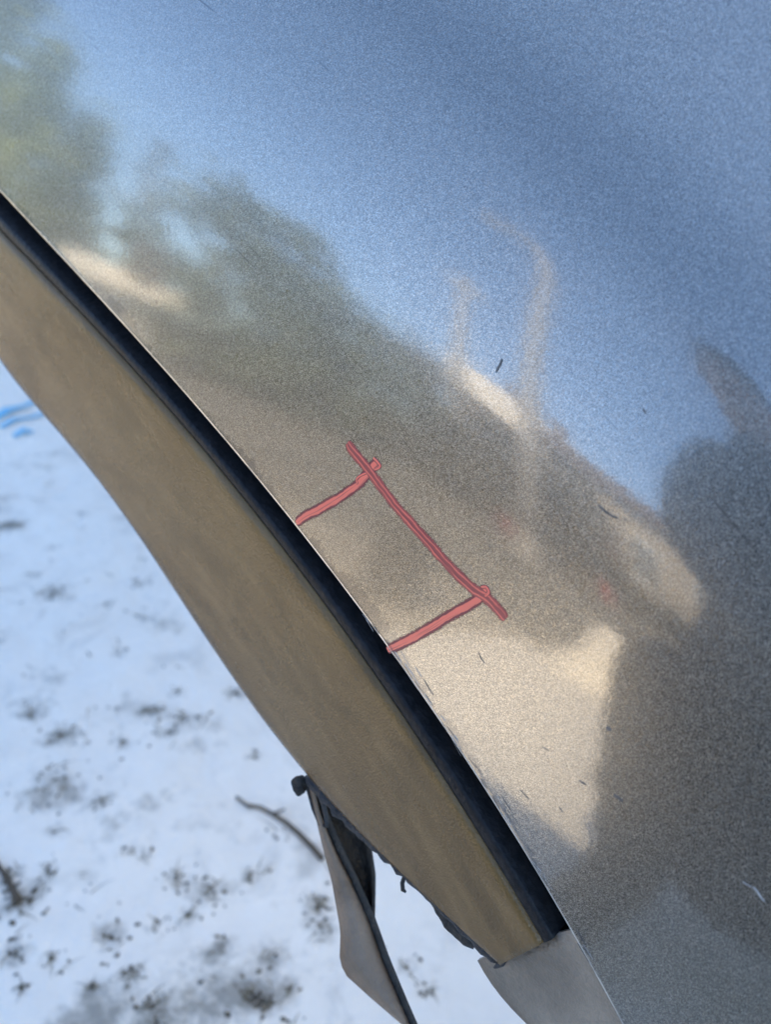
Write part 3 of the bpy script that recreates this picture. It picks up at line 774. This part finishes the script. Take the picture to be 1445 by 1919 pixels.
def house(name, label, az, dist, w, d, wall_h, roof_h, wallm, roofm, rz=None):
    p = dirpt(az, dist); rz = rad(-az) * -1 if rz is None else rad(rz)
    t = tag(empty(name, (p[0], p[1], 0), rz), label, 'house')
    # front faces +Y (towards the fender)
    bm = bmesh.new(); add_box(bm, (0, -d / 2, wall_h / 2), (w, d, wall_h)); wl_ = bm_obj('wall', bm, wallm, t)
    o_ = .35
    V = [(-w / 2 - o_, o_, wall_h), (w / 2 + o_, o_, wall_h), (w / 2 + o_, -d - o_, wall_h), (-w / 2 - o_, -d - o_, wall_h), (-w / 2 - o_, -d / 2, wall_h + roof_h), (w / 2 + o_, -d / 2, wall_h + roof_h)]
    rf = mesh_obj('roof', V, [(0, 1, 5, 4), (2, 3, 4, 5), (1, 2, 5), (3, 0, 4), (3, 2, 1, 0)], roofm, t)
    bm = bmesh.new(); add_box(bm, (w * .25, -d * .5, wall_h + roof_h + .1), (.5, .5, 1.0)); bm_obj('chimney', bm, ROOF, rf)
    for k, x in enumerate((-w * .33, w * .02, w * .34)):
        bm = bmesh.new(); add_box(bm, (x, .02, wall_h * .56), (w * .14, .06, wall_h * .42)); f = bm_obj('window', bm, TRIM, t)
        for s_ in (-1, 1):
            bm = bmesh.new(); add_box(bm, (x + s_ * w * .033, .055, wall_h * .56), (w * .052, .02, wall_h * .34)); bm_obj('pane', bm, GLASS, f)
    bm = bmesh.new(); add_box(bm, (-w * .15, .02, wall_h * .34), (w * .09, .07, wall_h * .66)); dd = bm_obj('door', bm, ROOF, t)
    bm = bmesh.new(); add_box(bm, (-w * .12, .075, wall_h * .33), (.05, .05, .12)); bm_obj('handle', bm, TRIM, dd)
    return t
house('garden_hut', 'small white garden hut mirrored between the firs and dark trees', -56.3, 13.2, 1.15, .7, .95, .35, PALE, SNOW)
house('snowy_roof_house', 'house with a snowy roof mirrored beside the lamp post', -27.3, 19, 2.6, 4, 3.7, 1.7, ROOF, SNOW)
house('tan_house', 'tan plaster house with brown roof mirrored next to the photographer', -13.6, 15, 4.9, 5, 3.3, 1.1, PLASTER, ROOF)
house('white_outhouse', 'narrow white outhouse mirrored under the lamp post', -22.0, 18.5, .9, 1.2, 4.2, .6, PALE, SNOW)

# curved lamp post and the thin utility pole
p = dirpt(-24, 7.5); lp = tag(empty('lamp_post', p), 'tall rusty lamp post with a curved arm mirrored in the blue sky', 'lamp post')
arm = [(0, 0, 0), (0, 0, 2.4), (0.02, 0, 4.4), (0.02, 0, 4.9), (-.06, 0, 5.3), (-.24, 0, 5.55), (-.5, 0, 5.65), (-.75, 0, 5.68)]
mesh_obj('pole', *tube(arm, [.14, .135, .13, .12, .105, .085, .065, .05], 12), POLE, lp, True)
bm = bmesh.new(); add_box(bm, (-.9, 0, 5.68), (.4, .16, .09), None, .03); hd = bm_obj('lamp_head', bm, POLE, lp)
bm = bmesh.new(); add_box(bm, (-.9, 0, 5.625), (.3, .12, .02)); bm_obj('lens', bm, TRIM, hd)
mesh_obj('base_collar', *tube([(0, 0, 0), (0, 0, .3), (0, 0, .36)], [.16, .16, .11], 12), POLE, lp)
p = dirpt(-31, 13); up = tag(empty('utility_pole', p), 'thin wooden utility pole with a crossbar mirrored left of the lamp post', 'utility pole')
mesh_obj('pole', *tube([(0, 0, 0), (0, 0, 3), (0, 0, 6.3)], [.17, .155, .13], 10), POLE, up, True)
bm = bmesh.new(); add_box(bm, (0, 0, 5.9), (.9, .1, .1)); cb = bm_obj('crossbar', bm, POLE, up)
for x in (-.38, .38): mesh_obj('insulator', *tube([(x, 0, 5.95), (x, 0, 6.02), (x, 0, 6.12)], [.05, .06, .03], 8), TRIM, cb)
def bin_(az, dist, s, label):
    p = dirpt(az, dist); t = tag(empty('litter_bin', p), label, 'bin', 'red litter bins by the lane')
    mesh_obj('body', *tube([(0, 0, 0), (0, 0, .02 * s), (0, 0, .8 * s)], [.14 * s, .17 * s, .23 * s], 14), REDPL, t, True)
    mesh_obj('lid', *tube([(0, 0, .8 * s), (0, 0, .86 * s), (0, 0, .95 * s)], [.25 * s, .25 * s, .08 * s], 14), REDPL, t)
bin_(-17.0, 10.0, .4, 'red litter bin mirrored nearer to the photographer')
bin_(-26.0, 9.6, .36, 'small red litter bin mirrored further from the photographer')

# ------------------------------------------------------------------ the photographer, crouching behind the lens
person = tag(empty('person', (0.22, -0.95, 0)), 'crouching person in dark hat, coat and gloves mirrored in the paint', 'person')
J = {}; EDG = []
def jv(n, p, r): J[n] = (p, r)
def chain(*ns): EDG.extend(zip(ns, ns[1:]))
jv('pel', (.22, -1.00, .46), (.165, .13)); jv('sp1', (.22, -.99, .60), (.155, .125)); jv('sp2', (.22, -.95, .74), (.17, .13)); jv('ch', (.17, -.90, .90), (.18, .125))
jv('nk0', (.12, -.865, 1.005), (.075, .07)); jv('nk1', (.09, -.84, 1.06), (.058, .06)); jv('hd0', (.065, -.80, 1.12), (.072, .085)); jv('hd1', (.06, -.795, 1.19), (.078, .095)); jv('hd2', (.06, -.80, 1.255), (.058, .07))
chain('pel', 'sp1', 'sp2', 'ch', 'nk0', 'nk1', 'hd0', 'hd1', 'hd2')
for s, sg in (('l', -1), ('r', 1)):
    jv('sh' + s, (.165 + sg * .175, -.89, .945), (.075, .075)); jv('el' + s, (.21 + sg * .22, -.70, .73), (.055, .055))
    jv('fa' + s, (.20 + sg * .185, -.54, .705), (.05, .05)); jv('wr' + s, (.185 + sg * .115, -.37, .675), (.033, .03)); jv('pa' + s, (.18 + sg * .085, -.315, .662), (.034, .02)); jv('pb' + s, (.178 + sg * .068, -.27, .655), (.032, .016))
    chain('ch', 'sh' + s, 'el' + s, 'fa' + s, 'wr' + s, 'pa' + s, 'pb' + s)
    for k in range(4):                       # four curled fingers
        z0 = .675 - .018 * k; a = (.175 + sg * .056, -.245, z0); b = (.172 + sg * .040, -.222, z0 + .004); c = (.170 + sg * .022, -.226, z0 + .004)
        jv('f%d%s0' % (k, s), a, (.0095, .0095)); jv('f%d%s1' % (k, s), b, (.0088, .0088)); jv('f%d%s2' % (k, s), c, (.0075, .0075))
        chain('pb' + s, 'f%d%s0' % (k, s), 'f%d%s1' % (k, s), 'f%d%s2' % (k, s))
    jv('t%s0' % s, (.178 + sg * .05, -.29, .69), (.011, .011)); jv('t%s1' % s, (.174 + sg * .032, -.262, .70), (.009, .009)); chain('pa' + s, 't%s0' % s, 't%s1' % s)
names_arm = [n for n in J if n[:2] in ('wr', 'pa', 'pb') or n[0] in 'ft' and n[1:2] in '0123lr' and n[:2] != 'fa']
J['fal'] = ((.04, -.63, .69), J['fal'][1]); J['far'] = ((.36, -.63, .69), J['far'][1])
jv('hl', (.12, -.99, .45), (.11, .11)); jv('knl', (-.06, -.70, .47), (.075, .075)); jv('shl_', (-.07, -.76, .26), (.062, .065)); jv('anl', (-.08, -.82, .10), (.045, .05)); jv('tol', (-.10, -.66, .045), (.048, .038)); jv('tl2', (-.105, -.59, .035), (.04, .03))
chain('pel', 'hl', 'knl', 'shl_', 'anl', 'tol', 'tl2')
jv('hr', (.32, -.99, .43), (.11, .11)); jv('knr', (.44, -.72, .11), (.08, .075)); jv('shr_', (.43, -.93, .10), (.062, .062)); jv('anr', (.42, -1.12, .10), (.045, .05)); jv('tor', (.42, -1.16, .035), (.045, .035))
chain('pel', 'hr', 'knr', 'shr_', 'anr', 'tor')
for n in names_arm:
    (x, y, z), r_ = J[n]; J[n] = ((x, y - .20, z - .04), r_)
names = list(J); idx = {n: i for i, n in enumerate(names)}
me = bpy.data.meshes.new('body')
off = Vector((-.22, .95, 0))
me.from_pydata([Vector(J[n][0]) + off for n in names], [(idx[a], idx[b]) for a, b in EDG], [])
body = bpy.data.objects.new('body', me); COL.objects.link(body); body.parent = person
bpy.context.view_layer.objects.active = body
sk = body.modifiers.new('skin', 'SKIN'); sk.use_smooth_shade = True
for i, n in enumerate(names):
    me.skin_vertices[0].data[i].radius = J[n][1]; me.skin_vertices[0].data[i].use_root = (n == 'pel')
ss_ = body.modifiers.new('sub', 'SUBSURF'); ss_.levels = 2; ss_.render_levels = 2
dg = bpy.context.evaluated_depsgraph_get(); ev = body.evaluated_get(dg)
me2 = bpy.data.meshes.new_from_object(ev); body.modifiers.clear(); body.data = me2
for m_ in (CLOTH, TROUSER, SKIN, BOOT): me2.materials.append(m_)
for f in me2.polygons:
    c = f.center - off
    if c.z > 1.02: f.material_index = 2
    elif c.y > -.56 and c.z > .5: f.material_index = 3      # black gloves
    elif c.z < .09 and (c.y > -.80 and c.x < 0 or c.y < -1.05): f.material_index = 3
    elif c.z < .50 and not (c.y < -.9 and c.z > .46): f.material_index = 1
    else: f.material_index = 0
    f.use_smooth = True
def blob(name, c, s, mat, parent, amp=0, rot=None):
    bm = bmesh.new(); bmesh.ops.create_icosphere(bm, subdivisions=3, radius=1)
    for v in bm.verts:
        k = 1 + amp * noise.noise(v.co * 3)
        v.co = Vector((v.co.x * s[0], v.co.y * s[1], v.co.z * s[2])) * k + Vector(c) + off
    return bm_obj(name, bm, mat, parent, True)
bm = bmesh.new(); bmesh.ops.create_icosphere(bm, subdivisions=4, radius=1)
for v in list(bm.verts):
    if v.co.z < .18 - .5 * max(0, -v.co.y): bm.verts.remove(v)
for v in bm.verts: v.co = Vector((v.co.x * .092, v.co.y * .108, v.co.z * .098)) + Vector((.060, -.805, 1.185)) + off
bm_obj('knit_hat', bm, CLOTH, body, True)
blob('nose', (.060, -.716, 1.155), (.014, .020, .024), SKIN, body)
for s_ in (-1, 1):
    blob('eye', (.060 + s_ * .030, -.729, 1.178), (.012, .008, .008), TRIM, body); blob('pupil', (.060 + s_ * .030, -.722, 1.177), (.005, .003, .005), BOOT, body)
    blob('ear', (.060 + s_ * .086, -.80, 1.16), (.010, .02, .03), SKIN, body)
blob('mouth', (.060, -.724, 1.115), (.024, .007, .006), material('lips', (.35, .14, .11), .5), body)
blob('jacket_collar', (.115, -.85, 1.025), (.098, .095, .038), CLOTH, body, .1)
V = []
for i in range(40):
    a = 2 * math.pi * i / 40; f = 1 + .07 * math.sin(a * 7 + 1) + .04 * math.sin(a * 11)
    for j in range(9):
        q = j / 8
        V.append(Vector((.20 - .03 * q + (.165 + .175 * q) * math.cos(a) * (1 + (f - 1) * q), -.945 + (.125 + .145 * q) * math.sin(a) * (1 + (f - 1) * q), .86 - .68 * q + .012 * math.sin(a * 5) * q)) + off)
mesh_obj('long_coat', V, [(i * 9 + j, ((i + 1) % 40) * 9 + j, ((i + 1) % 40) * 9 + j + 1, i * 9 + j + 1) for i in range(40) for j in range(8)], CLOTH, body, True)
